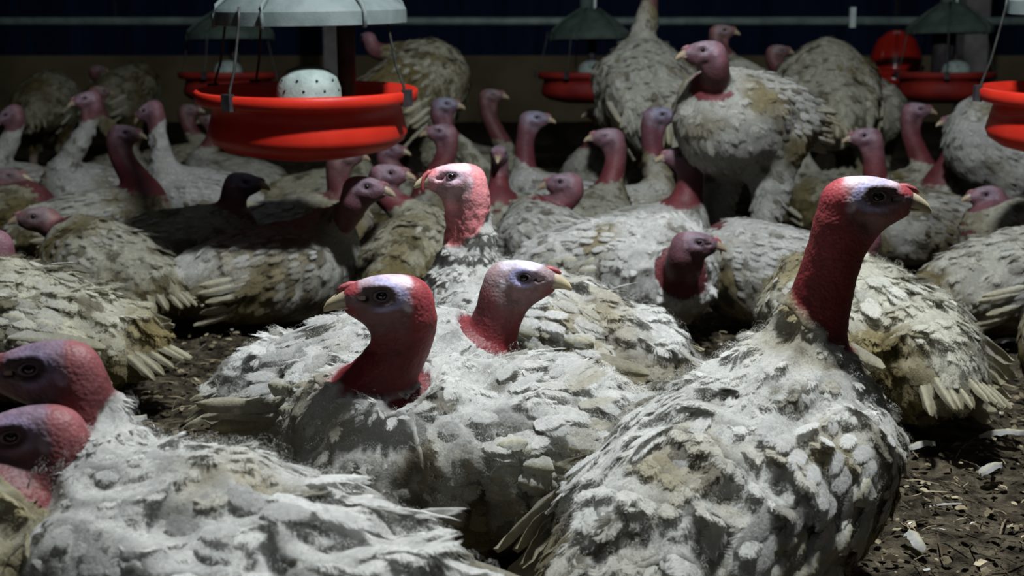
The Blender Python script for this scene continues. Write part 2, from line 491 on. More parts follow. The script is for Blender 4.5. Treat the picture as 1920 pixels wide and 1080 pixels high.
# ------------------------------------------------------------------ turkey: implicit body
def surface_nets(D, ax, ay, az):
    ins = D < 0
    c = np.zeros(tuple(s - 1 for s in D.shape), dtype=np.int8)
    offs = [(a, b, d) for a in (0, 1) for b in (0, 1) for d in (0, 1)]
    nx, ny, nz = D.shape
    for a, b, d in offs:
        c += ins[a:nx - 1 + a, b:ny - 1 + b, d:nz - 1 + d]
    act = (c > 0) & (c < 8)
    idx = np.argwhere(act)
    ids = -np.ones(act.shape, dtype=np.int32)
    ids[tuple(idx.T)] = np.arange(len(idx))
    cv = {o: D[idx[:, 0] + o[0], idx[:, 1] + o[1], idx[:, 2] + o[2]] for o in offs}
    acc = np.zeros((len(idx), 3)); cnt = np.zeros(len(idx))
    for o in offs:
        for k in range(3):
            if o[k] == 0:
                o2 = list(o); o2[k] = 1; o2 = tuple(o2)
                va, vb = cv[o], cv[o2]
                m = (va < 0) != (vb < 0)
                t = np.where(m, va / np.where(m, va - vb, 1), 0)
                p = np.array(o, float)[None] + 0 * acc
                p[:, k] += t
                acc[m] += p[m]; cnt[m] += 1
    P = idx + acc / cnt[:, None]
    V = np.stack([np.interp(P[:, 0], np.arange(nx), ax), np.interp(P[:, 1], np.arange(ny), ay), np.interp(P[:, 2], np.arange(nz), az)], 1)
    Fs = []
    for k in range(3):
        sl0 = [slice(1, -1)] * 3; sl1 = [slice(1, -1)] * 3
        sl0[k] = slice(0, -1); sl1[k] = slice(1, None)
        A = ins[tuple(sl0)]; B = ins[tuple(sl1)]
        e = np.argwhere(A != B)
        if not len(e): continue
        flip = A[tuple(e.T)]
        base = e.copy()
        for q in range(3):
            if q != k: base[:, q] += 1
        u, v = [(1, 2), (2, 0), (0, 1)][k]
        def cid(du, dv):
            g = base.copy(); g[:, u] -= du; g[:, v] -= dv
            return ids[g[:, 0], g[:, 1], g[:, 2]]
        q = np.stack([cid(1, 1), cid(0, 1), cid(0, 0), cid(1, 0)], 1)
        q[~flip] = q[~flip][:, ::-1]
        Fs.append(q)
    F = np.concatenate(Fs)
    F = F[(F >= 0).all(1)]
    return V, F


def axis_coords(lo, hi, fine, hc):
    """coordinates from lo to hi: coarse step hc, finer inside the (a, b, h) intervals"""
    out = [lo]
    while out[-1] < hi:
        x = out[-1]; h = hc
        for a, b, hf in fine:
            if a - hf <= x <= b: h = min(h, hf)
            elif x < a and x + h > a: h = min(h, max(a - x, hf))
        out.append(x + h)
    return np.array(out)


class Field:
    def __init__(s, lo, hi, fine, hc):
        s.ax = [axis_coords(lo[k], hi[k], [(f[0][k], f[1][k], f[2]) for f in fine], hc) for k in range(3)]
        s.D = np.full(tuple(len(a) for a in s.ax), 0.5, dtype=np.float32)

    def sub(s, lo, hi):
        sl = tuple(slice(max(0, np.searchsorted(s.ax[k], lo[k]) - 1), np.searchsorted(s.ax[k], hi[k]) + 1) for k in range(3))
        g = [s.ax[k][sl[k]].astype(np.float32) for k in range(3)]
        return sl, g[0][:, None, None], g[1][None, :, None], g[2][None, None, :]

    def put(s, sl, d, k, cut=False):
        A = s.D[sl]
        if cut:
            h = np.clip(0.5 - 0.5 * (A + d) / k, 0, 1); s.D[sl] = A * (1 - h) - d * h + k * h * (1 - h)
        else:
            h = np.clip(0.5 + 0.5 * (A - d) / k, 0, 1); s.D[sl] = A * (1 - h) + d * h - k * h * (1 - h)

    def ell(s, c, r, R, k, cut=False):
        m = max(r) + k * 1.3 + 0.02
        c = np.asarray(c, float)
        sl, X, Y, Z = s.sub(c - m, c + m)
        X = X - c[0]; Y = Y - c[1]; Z = Z - c[2]
        if R is not None:
            x = X * R[0, 0] + Y * R[1, 0] + Z * R[2, 0]
            y = X * R[0, 1] + Y * R[1, 1] + Z * R[2, 1]
            z = X * R[0, 2] + Y * R[1, 2] + Z * R[2, 2]
        else:
            x, y, z = X, Y, Z
        k0 = np.sqrt((x / r[0]) ** 2 + (y / r[1]) ** 2 + (z / r[2]) ** 2)
        k1 = np.sqrt((x / r[0] ** 2) ** 2 + (y / r[1] ** 2) ** 2 + (z / r[2] ** 2) ** 2) + 1e-9
        s.put(sl, k0 * (k0 - 1) / k1, k, cut)

    def cone(s, a, b, ra, rb, k):
        a = np.asarray(a, float); b = np.asarray(b, float)
        m = max(ra, rb) + k * 1.3 + 0.02
        sl, X, Y, Z = s.sub(np.minimum(a, b) - m, np.maximum(a, b) + m)
        d = b - a; L2 = float(d @ d) + 1e-12
        t = np.clip(((X - a[0]) * d[0] + (Y - a[1]) * d[1] + (Z - a[2]) * d[2]) / L2, 0, 1)
        dist = np.sqrt((X - a[0] - t * d[0]) ** 2 + (Y - a[1] - t * d[1]) ** 2 + (Z - a[2] - t * d[2]) ** 2)
        s.put(sl, dist - (ra + (rb - ra) * t), k)


def rotm(yaw=0, pitch=0, roll=0):
    """x forward; positive pitch lifts the nose"""
    return np.array(Matrix.Rotation(yaw, 3, 'Z') @ Matrix.Rotation(-pitch, 3, 'Y') @ Matrix.Rotation(roll, 3, 'X'))


PALETTES = {
    # face, crown, blue, dark eye patch, ear, back of head, jaw, neck top, neck low
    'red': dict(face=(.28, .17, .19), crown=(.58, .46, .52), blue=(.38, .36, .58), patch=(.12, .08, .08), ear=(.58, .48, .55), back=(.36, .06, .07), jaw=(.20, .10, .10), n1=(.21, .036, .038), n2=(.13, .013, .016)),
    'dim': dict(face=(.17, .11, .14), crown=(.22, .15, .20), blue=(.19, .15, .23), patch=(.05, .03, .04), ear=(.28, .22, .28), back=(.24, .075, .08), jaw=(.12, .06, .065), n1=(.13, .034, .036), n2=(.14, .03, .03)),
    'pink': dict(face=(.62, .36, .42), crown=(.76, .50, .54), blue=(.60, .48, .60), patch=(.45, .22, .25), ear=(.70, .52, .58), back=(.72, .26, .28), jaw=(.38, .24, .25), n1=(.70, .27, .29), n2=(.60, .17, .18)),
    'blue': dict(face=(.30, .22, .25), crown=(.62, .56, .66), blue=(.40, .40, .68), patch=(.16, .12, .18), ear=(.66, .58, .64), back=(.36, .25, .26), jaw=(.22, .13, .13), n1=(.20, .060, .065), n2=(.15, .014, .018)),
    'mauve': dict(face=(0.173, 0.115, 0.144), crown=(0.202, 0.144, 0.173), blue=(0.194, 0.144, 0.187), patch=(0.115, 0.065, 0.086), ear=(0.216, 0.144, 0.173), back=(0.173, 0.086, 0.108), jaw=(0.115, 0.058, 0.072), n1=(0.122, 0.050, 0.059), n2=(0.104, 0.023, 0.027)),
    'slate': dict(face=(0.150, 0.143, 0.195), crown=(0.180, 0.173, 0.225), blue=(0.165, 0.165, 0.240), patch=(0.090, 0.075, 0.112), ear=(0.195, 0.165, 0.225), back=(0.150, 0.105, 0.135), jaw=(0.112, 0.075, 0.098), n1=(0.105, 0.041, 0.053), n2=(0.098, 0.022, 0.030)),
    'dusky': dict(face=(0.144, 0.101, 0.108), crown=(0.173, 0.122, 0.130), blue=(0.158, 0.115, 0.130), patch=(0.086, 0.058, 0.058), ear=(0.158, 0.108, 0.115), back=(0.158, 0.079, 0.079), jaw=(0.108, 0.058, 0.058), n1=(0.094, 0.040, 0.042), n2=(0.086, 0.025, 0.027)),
}

WHITE = np.array([.68, .68, .66])
DIRT1 = np.array([.27, .21, .075])
DIRT2 = np.array([.095, .075, .035])
GREYW = np.array([.36, .37, .36])


FAR_DIM = [1.0]  # plumage multiplier: weaker light on farther birds is put into their colour


def plume_colour(P, seed, dirty, jitter=None):
    """colour of plumage: white with droppings and litter stains, dirtier low down; farther birds dimmed"""
    n1 = fbm(P, 7.0, seed * 3.7); n2 = fbm(P, 24.0, seed * 1.9 + 4); n3 = vnoise(P, 60, seed)
    low = smooth(0.24, 0.02, P[:, 2])
    a = np.clip(smooth(0.50, 0.80, n1 + 0.34 * low + (dirty - 0.5) * 0.45) * 0.85, 0, 1)
    b = np.clip(smooth(0.60, 0.76, n2 + 0.14 * low + (dirty - 0.5) * 0.3), 0, 1) * 0.75
    g = smooth(0.5, 0.8, n3) * 0.22 * (0.4 + dirty)
    c = WHITE[None] * (1 - g[:, None]) + GREYW[None] * g[:, None]
    c = c * (1 - a[:, None]) + DIRT1[None] * a[:, None] * (0.7 + 0.6 * n2[:, None])
    c = c * (1 - b[:, None]) + DIRT2[None] * b[:, None]
    c = c * (1 - smooth(.38, .72, dirty) * np.array([.22, .25, .42]))[None] * FAR_DIM[0]
    if jitter is not None: c = c * jitter[:, None]
    return c


# shared head pieces, in the head's own frame (x forward, z up, eye plane at x = 0.003)
def beak_mesh(upper=True):
    V = []; C = []; n = 12
    if upper:
        st = [(.026, .0115, .009, -.009), (.036, .0110, .0085, -.0085), (.046, .0095, .0065, -.0085), (.056, .0075, .0035, -.0090), (.066, .0052, -.0008, -.0098), (.073, .0030, -.0045, -.0112), (.0770, .0008, -.0092, -.0120)]
    else:
        st = [(.022, .0105, -.008, -.0155), (.034, .0095, -.0088, -.0155), (.046, .0078, -.0095, -.0150), (.056, .0055, -.0105, -.0145), (.064, .0028, -.0118, -.0140), (.067, .0008, -.0125, -.0132)]
    for x, w, zt, zb in st:
        for k in range(n):
            a = 2 * math.pi * k / n
            V.append((x, 1.2 * w * math.cos(a), (zt + zb) / 2 * 1.1 + (zt - zb) / 2 * (1.38 if upper else 1.1) * math.sin(a)))
            t = (x - .026) / .05
            nos = upper and abs(x - .046) < .006 and abs(math.sin(a)) < .75 and math.sin(a) > -.3
            base = np.array([.44, .34, .30]) * (1 - t) + np.array([.50, .43, .26]) * t
            if not upper: base = base * .8
            C.append(np.array([.10, .07, .06]) if nos and abs(math.sin(a) - .25) < .3 else base)
    F = []
    m = len(st)
    for i in range(m - 1):
        for k in range(n):
            F.append((i * n + k, i * n + (k + 1) % n, (i + 1) * n + (k + 1) % n, (i + 1) * n + k))
    return np_mesh('upper_beak' if upper else 'lower_beak', V, F, np.array(C), M_BEAK)


ME_UB, ME_LB = beak_mesh(True), beak_mesh(False)
ME_UB2, ME_LB2 = beak_mesh(True), beak_mesh(False)
for _m in (ME_UB2, ME_LB2):
    _a = _m.color_attributes['Col']; _c = np.empty(len(_m.vertices) * 4, dtype=np.float32); _a.data.foreach_get('color', _c)
    _c = _c.reshape(-1, 4); _c[:, :3] *= np.array([.58, .54, .56]); _a.data.foreach_set('color', _c.ravel())
_v, _f = lathe([(math.sin(a) * .0066, -math.cos(a) * .0066) for a in np.linspace(0, math.pi, 10)], 16); ME_EYE = poly_mesh('eye', _v, _f, M_EYE)
def torus(R, r, n=20, m=8, sx=1.0, sz=1.0):
    V = []; F = []
    for i in range(n):
        a = 2 * math.pi * i / n
        for j in range(m):
            b = 2 * math.pi * j / m
            V.append(((R + r * math.cos(b)) * math.cos(a) * sx, r * math.sin(b), (R + r * math.cos(b)) * math.sin(a) * sz))
            F.append((i * m + j, ((i + 1) % n) * m + j, ((i + 1) % n) * m + (j + 1) % m, i * m + (j + 1) % m))
    return V, F
_v, _f = torus(.0068, .0014, sx=1.3, sz=0.85); ME_LIDRING = poly_mesh('eyelid', _v, _f, M_LID_SKIN)
_v, _f = tube([(.020, 0, .0115), (.029, 0, .0135), (.038, 0, .0135), (.047, .001, .0110), (.053, .002, .0070)], [.0040, .0052, .0050, .0038, .0016], 10); ME_SNOOD = poly_mesh('snood', _v, _f, M_SNOOD)
_v, _f = tube([(.030, .002, .011), (.042, .006, .012), (.051, .0105, .006), (.054, .012, -.004), (.055, .0125, -.016), (.0555, .0125, -.026)], [.0042, .0042, .0036, .0030, .0028, .0012], 10); ME_SNOOD_LONG = poly_mesh('snood', _v, _f, M_SNOOD)


ME_SNOOD_DULL = ME_SNOOD.copy(); ME_SNOOD_DULL.materials[0] = M_SNOOD2


def feather_template(nu, nv, cup=0.22, arch=0.10, tipw=1.0):
    """unit feather: root at x=0, tip at x=1, width +-0.5; returns verts (u, v, w)"""
    P = []
    for i in range(nv):
        x = i / (nv - 1)
        w = math.sin(math.pi * min(1, (x * 0.86 + 0.10)) ** 0.85) ** 0.6
        if i == nv - 1: w = 0.30 * tipw
        for j in range(nu):
            y = (2 * j / (nu - 1) - 1)
            P.append((x - 0.10 * (i == nv - 1) * abs(y), 0.5 * w * y, -cup * 0.5 * w * y * y + arch * math.sin(math.pi * x)))
    F = []
    for i in range(nv - 1):
        for j in range(nu - 1):
            a = i * nu + j
            F.append((a, a + nu, a + nu + 1, a + 1))
    return np.array(P), np.array(F)


def soft_normals(me, N, V, m, soft):
    """feathers lie close: their shading normal leans to the normal of the body below them"""
    vn = np.zeros(len(me.vertices) * 3, dtype=np.float32)
    me.vertices.foreach_get('normal', vn)
    vn = vn.reshape(-1, 3)
    if len(vn) != len(N) * m: return me
    t = np.repeat(N, m, 0)
    sgn = np.sign((vn * t).sum(1))[:, None]; sgn[sgn == 0] = 1
    r = vn * sgn * (1 - soft) + t * soft
    r /= np.linalg.norm(r, axis=1)[:, None] + 1e-9
    me.normals_split_custom_set_from_vertices(r.tolist())
    return me


def batch_feathers(name, P, N, Dr, L, W, lift, colour, nu, nv, rag=0.0, parent=None, cup=0.22, arch=0.10, rng=None, shaft=0.0, soft=0.72):
    """many feathers in one mesh: P roots, N normals, Dr tangent directions (unit)"""
    T, TF = feather_template(nu, nv, cup, arch)
    n, m = len(P), len(T)
    B = np.cross(N, Dr)
    B /= np.linalg.norm(B, axis=1)[:, None] + 1e-9
    ca, sa = np.cos(lift)[:, None], np.sin(lift)[:, None]
    D2 = Dr * ca + N * sa
    N2 = N * ca - Dr * sa
    TT = np.repeat(T[None], n, 0)
    if rag and rng is not None:
        TT = TT + rng.randn(n, m, 3) * np.array([rag, rag * 1.1, rag * 0.9]) * (T[None, :, :1] > 0.3)
    V = P[:, None] + D2[:, None] * (TT[..., :1] * L[:, None, None]) + B[:, None] * (TT[..., 1:2] * W[:, None, None]) + N2[:, None] * (TT[..., 2:3] * W[:, None, None])
    F = (TF[None] + (np.arange(n) * m)[:, None, None]).reshape(-1, 4)
    C = np.repeat(colour[:, None], m, 1)
    if shaft:
        C = C * (1 - shaft * (np.abs(T[:, 1]) < 0.02)[None, :, None])
    yy = np.tile(np.linspace(-1, 1, nu), nv)
    edge = np.maximum(np.abs(yy) ** 3, T[:, 0].clip(0, 1) ** 3)
    U = np.stack([np.repeat((T[:, 0] * 1.5 - np.abs(yy) * .5)[None], n, 0), np.repeat(edge[None], n, 0), np.repeat(np.arange(n)[:, None] * 1.37 % 50, m, 1) + yy[None] * .6], 2)
    return soft_normals(np_mesh(name, V.reshape(-1, 3), F, C.reshape(-1, 3), M_FEATHER, fuv=U.reshape(-1, 3)), N, V, m, soft)


def long_feather_mesh(name, L, W, c1, c2, seed, bend=0.06):
    """one flight or tail feather with a raised shaft and a slightly ragged vane"""
    r = np.random.RandomState(seed)
    nv, nu = 12, 5
    V = []; F = []; C = []
    for i in range(nv):
        x = i / (nv - 1)
        w = min(1, x * 5 + 0.25) * (1 - max(0, x - 0.78) ** 1.5 * 7.5)
        w = max(w, 0.12)
        for j in range(nu):
            y = 2 * j / (nu - 1) - 1
            asym = 0.36 if y < 0 else 0.64
            yy = y * asym * W * w * (1 + 0.10 * r.randn() * (abs(y) > .9))
            z = bend * L * math.sin(math.pi * x * 0.9) + (0.0016 if j == 2 else -0.006 * abs(y) ** 1.5) + 0.0008 * r.randn()
            V.append((x * L, yy, z))
            t = min(1, max(0, x * 0.9 + 0.25 * r.rand() - 0.1 + 0.1 * abs(y)))
            C.append(np.array(c1) * (1 - t) + np.array(c2) * t if j != 2 else np.array([.50, .47, .34]))
    for i in range(nv - 1):
        for j in range(nu - 1):
            a = i * nu + j
            F.append((a, a + nu, a + nu + 1, a + 1))
    return np_mesh(name, V, F, np.array(C), M_FEATHER)


FLIGHT = [long_feather_mesh('flight_feather', .19, .026, (.54, .53, .49), (.38, .35, .25), s, .02) for s in (1, 2)] + \
         [long_feather_mesh('flight_feather', .16, .028, (.48, .47, .42), (.30, .27, .17), s, .025) for s in (3, 4)]
TAILF = [long_feather_mesh('tail_feather', .17, .040, (.40, .39, .33), (.20, .175, .11), s) for s in (5, 6)]
COVERT = [long_feather_mesh('covert_feather', .048, .028, (.58, .58, .54), (.50, .49, .42), s, 0.12) for s in (8, 9)]


def frame_mat(p, d, n):
    d = np.asarray(d, float); d = d / np.linalg.norm(d)
    n = np.asarray(n, float); n = n - d * (n @ d)
    n = n / (np.linalg.norm(n) + 1e-9)
    b = np.cross(n, d)
    M = Matrix.Identity(4)
    for i in range(3):
        M[i][0], M[i][1], M[i][2], M[i][3] = d[i], b[i], n[i], p[i]
    return M


INFO = []


def turkey(label, g, yaw, head, hyaw, hp=0, st=0.0, sc=0.86, hs=1.0, hdd=0.0, lod=2, pal='mauve', sl=0.12, dirty=0.5, pitch=None,
           long_snood=False, group='white turkeys crowding the barn floor', neckr=1.0, fluff=1.0, seed=None, dewlap=1.0, spiky=False, nbz=.045, droop=0.0, droop2=0.0):
    seed = seed if seed is not None else int(abs(g[0]) * 3 + g[1])
    rng = np.random.RandomState(seed % 100000)
    FAR_DIM[0] = {1: 1.0, 2: .74, 3: .62}[lod]
    pos = on_ground(*g)
    psi = math.radians(yaw)
    fw = np.array([math.cos(psi), math.sin(psi), 0])
    hw = at_depth(head[0], head[1], pos[1] + fw[1] * 0.20 * sc + hdd)
    Rz = rotm(psi)
    hl = Rz.T @ (hw - np.array([pos[0], pos[1], 0]))          # head centre in the body's frame
    Rh = rotm(math.radians(hyaw) - psi, math.radians(hp))
    # torso frame
    pit = math.radians(pitch if pitch is not None else (16 if st else 5))
    Rt = rotm(0, pit)
    z0 = (0.155 if not st else 0.155 + 0.28 * st) * sc
    T = lambda q: Rt @ (np.array(q, float) * sc) + np.array([0, 0, z0])
    nb = T((.165, 0, nbz))
    # neck spline
    skull = hl + Rh @ np.array([-.034, 0, -.010]) * hs
    dist = np.linalg.norm(skull - nb)
    c1 = nb + (Rt @ np.array([.30, 0, .95])) * dist * 0.40
    c2 = skull + Rh @ np.array([-.012, 0, 0]) * hs + np.array([0, 0, -1.0]) * dist * 0.38
    tt = np.linspace(0, 1, 13)[:, None]
    N = nb * (1 - tt) ** 3 + 3 * c1 * tt * (1 - tt) ** 2 + 3 * c2 * tt ** 2 * (1 - tt) + skull * tt ** 3
    tt = tt[:, 0]
    nr = (0.036 * (1 - tt) ** 2.6 + 0.0275 + 0.003 * np.sin(math.pi * tt)) * neckr * (0.5 + 0.5 * sc)
    nr[-1] = 0.027 * hs; nr[-2] = 0.028 * hs * neckr
    hc = {1: .0085, 2: .0135, 3: .017}[lod]; hf = {1: .0029, 2: .0052, 3: .0075}[lod]; hm = {1: .005, 2: .009, 3: .012}[lod]
    lo = np.array([-.42 * sc, -.24 * sc, -.03]); hi = np.array([.36 * sc, .24 * sc, z0 + .22 * sc])
    pmin = np.minimum(N.min(0) - .09, lo); pmax = np.maximum(N.max(0) + .09, hi)
    pmin = np.minimum(pmin, hl - .10); pmax = np.maximum(pmax, hl + .10)
    nmid = N[4:]
    fine = [(hl - .058 * hs, hl + .062 * hs, hf), (nmid.min(0) - .04, nmid.max(0) + .04, hm)]
    if st and lod < 3: fine.append((np.array([-.2, -.2, -.05]), np.array([.2, .2, .3]), .008))
    Fd = Field(pmin, pmax, fine, hc)
    E = lambda c, r, R=Rt, k=0.06: Fd.ell(T(c), np.array(r) * sc, R, k * sc)
    E((-.02, 0, 0), (.235, .150, .140))
    E((.10, 0, -.005), (.150, .138, .142))
    E((-.19, 0, .005), (.13, .095, .085))
    E((.17, 0, .03), (.075, .075, .09), k=.08)
    for s_ in (-1, 1):
        E((-.02, s_ * .118, .01), (.185, .040, .088), k=.03)
        E((.09, s_ * .115, .035), (.065, .045, .055), k=.03)
    Fd.cone(T((-.20, 0, .02)), T((-.31, 0, .01)), .062 * sc, .022 * sc, .05 * sc)
    if st:
        for s_ in (-1, 1):
            hip = T((-.02, s_ * .075, -.06)); knee = np.array([.02 * sc, s_ * .085 * sc, 0.20 * sc]); ankle = np.array([-.02 * sc, s_ * .085 * sc, .035])
            Fd.cone(hip, knee, .080 * sc, .034 * sc, .05)
            Fd.cone(knee, ankle, .024 * sc, .013, .02)
            for dx_, dy_ in ((.075, 0), (.06, .035), (.06, -.035), (-.04, 0)):
                Fd.cone(ankle, (ankle[0] + dx_, ankle[1] + dy_, .008), .014, .008, .01)
    for i in range(12):
        Fd.cone(N[i], N[i + 1], nr[i], nr[i + 1], .035 if i < 3 else .012)
    # head
    Hh = lambda q: hl + Rh @ (np.array(q, float) * hs)
    e = lambda c, r, k=.010, cut=False: Fd.ell(Hh(c), np.array(r) * hs, Rh, k * hs, cut)
    e((-.011, 0, .002), (.043, .0255, .0248)); e((-.030, 0, -.005), (.028, .0245, .0265))
    e((.019, 0, -.001), (.029, .0170, .0180), .014); e((.030, 0, -.002), (.017, .0138, .0150)); e((.008, 0, -.017), (.032, .0135, .0105))
    for s_ in (-1, 1):
        e((-.008, s_ * .015, -.011), (.022, .0105, .0135), .006)
        e((.006, s_ * .0180, .0140), (.017, .0062, .0050), .006)
        if lod < 3:
            e((.003, s_ * .0285, .0045), (.0115, .0085, .0085), .005, True)
            e((-.030, s_ * .0225, -.006), (.0070, .0050, .0075), .004)
        if lod == 1: e((.024, s_ * .0165, .001), (.008, .005, .003), .003, True)
    # throat skin: a keel from the chin down the front of the neck
    chin = Hh((.012, 0, -.022))
    nf = lambda i, off: N[i] + (Rh[:, 0] * .6 + np.array([1, 0, 0]) * .4) * off * dewlap
    Fd.cone(chin, nf(9, .020), .0110 * hs, .013, .016); Fd.cone(nf(9, .020), nf(7, .020), .013, .012, .016); Fd.cone(nf(7, .020), nf(5, .010), .012, .014, .016)
    V, F = surface_nets(Fd.D, *Fd.ax)
    V[:, 2] = np.where(V[:, 2] < 0.004, 0.004 + (V[:, 2] - 0.004) * 0.15, V[:, 2])
    # vertex normals
    def vnorm(V, F):
        fn = np.cross(V[F[:, 2]] - V[F[:, 0]], V[F[:, 3]] - V[F[:, 1]])
        vn = np.zeros_like(V)
        for k in range(4):
            for q in range(3): vn[:, q] += np.bincount(F[:, k], fn[:, q], len(V))
        return vn / (np.linalg.norm(vn, axis=1)[:, None] + 1e-12)
    vn = vnorm(V, F)
    q = (V - hl) @ Rh / hs
    dn = np.linalg.norm(V[:, None] - N[None], axis=2)
    ni = dn.argmin(1); nd = dn[np.arange(len(V)), ni]
    # continuous neck parameter
    tn = ni / 12.0
    tang = np.gradient(N, axis=0); tang /= np.linalg.norm(tang, axis=1)[:, None] + 1e-9
    tn = tn + ((V - N[ni]) * tang[ni]).sum(1) / (dist + 1e-6) * 0.9
    headw = (np.linalg.norm(q + np.array([.0, 0, 0]), axis=1) < .066)
    near = nd < nr[ni] * 1.35 + .014
    nlen = np.linalg.norm(np.diff(N, axis=0), axis=1).sum()
    tn = np.where(headw, 1.0, np.where(near, tn, 0.0))
    arc = (1 - tn) * nlen
    sl_ = sl + .035 * (vn @ Rh[:, 0]) + (vnoise(V, 70, seed) - .5) * .018
    skin = smooth(sl_ + .006, sl_ - .006, arc) * near
    skin = np.where(headw, 1.0, skin)
    # relief: lumps of plumage on the body, caruncles on the skin
    ridge = 1 - 2 * np.abs(vnoise(V * np.array([1, 1.15, 1.15]), 21, seed + 2) - .5)
    lump = ((fbm(V, 15, seed) - .5) * .020 + (ridge - .5) * {1: .022, 2: .009, 3: .006}[lod]) * (1 - skin) * np.clip(V[:, 2] / .05, 0, 1) * fluff
    car = (vnoise(V, 150, seed) - .5) * (.004 if pal == 'pink' else .0014) * skin * np.where(headw, .25, 1.0) if lod == 1 else 0
    V = V + vn * (lump + car)[:, None]
    vn = vnorm(V, F)
    # colours
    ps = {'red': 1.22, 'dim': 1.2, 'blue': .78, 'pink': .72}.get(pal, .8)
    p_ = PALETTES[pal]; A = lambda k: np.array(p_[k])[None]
    nz = fbm(V, 45, seed + 3)[:, None]
    mixc = lambda a, b, w: a * (1 - w[:, None]) + b * w[:, None]
    C = np.repeat(A('face'), len(V), 0)
    C = mixc(C, A('jaw'), smooth(-.002, -.012, q[:, 2] + (nz[:, 0] - .5) * .01))
    C = mixc(C, A('crown'), smooth(.013, .020, q[:, 2] + (nz[:, 0] - .5) * .012) * (q[:, 0] < .03))
    de = np.hypot((q[:, 0] - .006) * .62, q[:, 2] - .0045)
    C = mixc(C, A('blue'), smooth(.0125 * ps + .0075, .0125 * ps + .002, de + (nz[:, 0] - .5) * .010) * .85 * smooth(.022, .002, q[:, 0]))
    C = mixc(C, A('patch'), smooth(.0125 * ps, .0092 * ps, de + (nz[:, 0] - .5) * .003))
    C = mixc(C, A('ear'), smooth(.011, .006, np.hypot(q[:, 0] + .030, q[:, 2] + .005)))
    C = mixc(C, A('back'), smooth(-.026, -.038, q[:, 0] + (nz[:, 0] - .5) * .016))
    C = mixc(C, A('back') * .9, smooth(.024, .034, q[:, 0]) * (q[:, 2] > .004))
    nk = mixc(np.repeat(A('n1'), len(V), 0), A('n2'), smooth(.92, .55, tn))
    rq = np.linalg.norm(q + np.array([.010, 0, .0]), axis=1) + (nz[:, 0] - .5) * .022
    C = mixc(C, nk, np.where(headw, smooth(.036, .060, rq) * smooth(.004, -.016, q[:, 2]), 1.0))
    C = C * (0.55 + 0.85 * nz)
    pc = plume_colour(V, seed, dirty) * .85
    C = mixc(pc, C, skin)
    if st:
        shank = smooth(.17 * sc, .14 * sc, V[:, 2])
        C = mixc(C, np.array([[.30, .22, .19]]), shank)
    me = np_mesh('turkey', V, F, C, M_SKIN)
    # two looks on one body: skin and downy plumage
    me.materials.append(M_FEATHER)
    fskin = skin[F].mean(1) > .5
    me.polygons.foreach_set('material_index', (~fskin).astype(np.int32))
    root = bpy.data.objects.new('turkey', me); COL.objects.link(root)
    root.location = (pos[0], pos[1], 0); root.rotation_euler = (0, 0, psi)
    tag(root, label, 'turkey', group)
    INFO.append((label, round(float(dist), 3), round(float(pos[1]), 2)))
    # head pieces
    MH = Matrix.Identity(4)
    for i in range(3):
        for j in range(3): MH[i][j] = Rh[i, j] * hs
        MH[i][3] = hl[i]
    hi_ = pal in ('red', 'blue', 'pink', 'dim')
    MB_ = MH @ Matrix.Translation((-.003, 0, 0)) @ Matrix.Diagonal((.93, 1.14, 1.32, 1))
    link('upper_beak', ME_UB if hi_ else ME_UB2, root, MB_); link('lower_beak', ME_LB if hi_ else ME_LB2, root, MH @ Matrix.Translation((-.003, 0, .0042)) @ Matrix.Diagonal((.98, 1.14, 1.15, 1)))
    link('snood', ME_SNOOD_LONG if long_snood else (ME_SNOOD if pal in ('red', 'blue', 'pink') else ME_SNOOD_DULL), root, MH)
    for s_ in (-1, 1):
        ey = link('eye', ME_EYE, root, MH @ Matrix.Translation((.003, s_ * .0185, .0045)))
        if lod == 1: link('eyelid', ME_LIDRING, root, MH @ Matrix.Translation((.003, s_ * .0222, .0045)) @ Matrix.Rotation(s_ * .10, 4, 'Z'))
    # ---------------- plumage
    tri = np.concatenate([F[:, :3], F[:, [0, 2, 3]]])
    ar = np.linalg.norm(np.cross(V[tri[:, 1]] - V[tri[:, 0]], V[tri[:, 2]] - V[tri[:, 0]]), axis=1) / 2
    cen = V[tri].mean(1)
    onneck = smooth(.08, .45, tn[tri].mean(1))
    Lb = .033 * sc
    if lod == 2: Lb *= 1.1
    if lod == 3: Lb *= 1.7
    size = Lb * (1 - .48 * onneck)
    w = ar / size ** 2 * (skin[tri].mean(1) < .5) * (cen[:, 2] > .02) * (vn[tri].mean(1)[:, 2] > -.75)
    if st: w = w * (cen[:, 2] > .20 * sc)
    nf_ = int(min({1: 11000, 2: 2600, 3: 420}[lod], w.sum() * {1: 9.0, 2: 4.0, 3: 3.6}[lod]))
    pick = rng.choice(len(tri), nf_, p=w / w.sum())
    r1, r2 = rng.rand(nf_), rng.rand(nf_); m_ = r1 + r2 > 1; r1[m_], r2[m_] = 1 - r1[m_], 1 - r2[m_]
    a, b, c = V[tri[pick, 0]], V[tri[pick, 1]], V[tri[pick, 2]]
    P = a + (b - a) * r1[:, None] + (c - a) * r2[:, None]
    Nn = vn[tri[pick, 0]]
    on = onneck[pick]
    dirb = np.repeat((Rt @ np.array([-1, 0, -.25]))[None], nf_, 0)
    ii = np.linalg.norm(P[:, None] - N[None], axis=2).argmin(1)
    dirv = dirb * (1 - on[:, None]) - tang[ii] * on[:, None] * 1.3
    dirv += np.stack([0 * on, 0 * on, -.35 * (1 - on)], 1)
    dirv += rng.randn(nf_, 3) * .26
    dirv -= Nn * (dirv * Nn).sum(1)[:, None]
    dirv /= np.linalg.norm(dirv, axis=1)[:, None] + 1e-9
    L = size[pick] * (0.75 + 0.55 * rng.rand(nf_)) * (1 + .25 * (1 - on) * smooth(0.0, -.25, P[:, 0]))
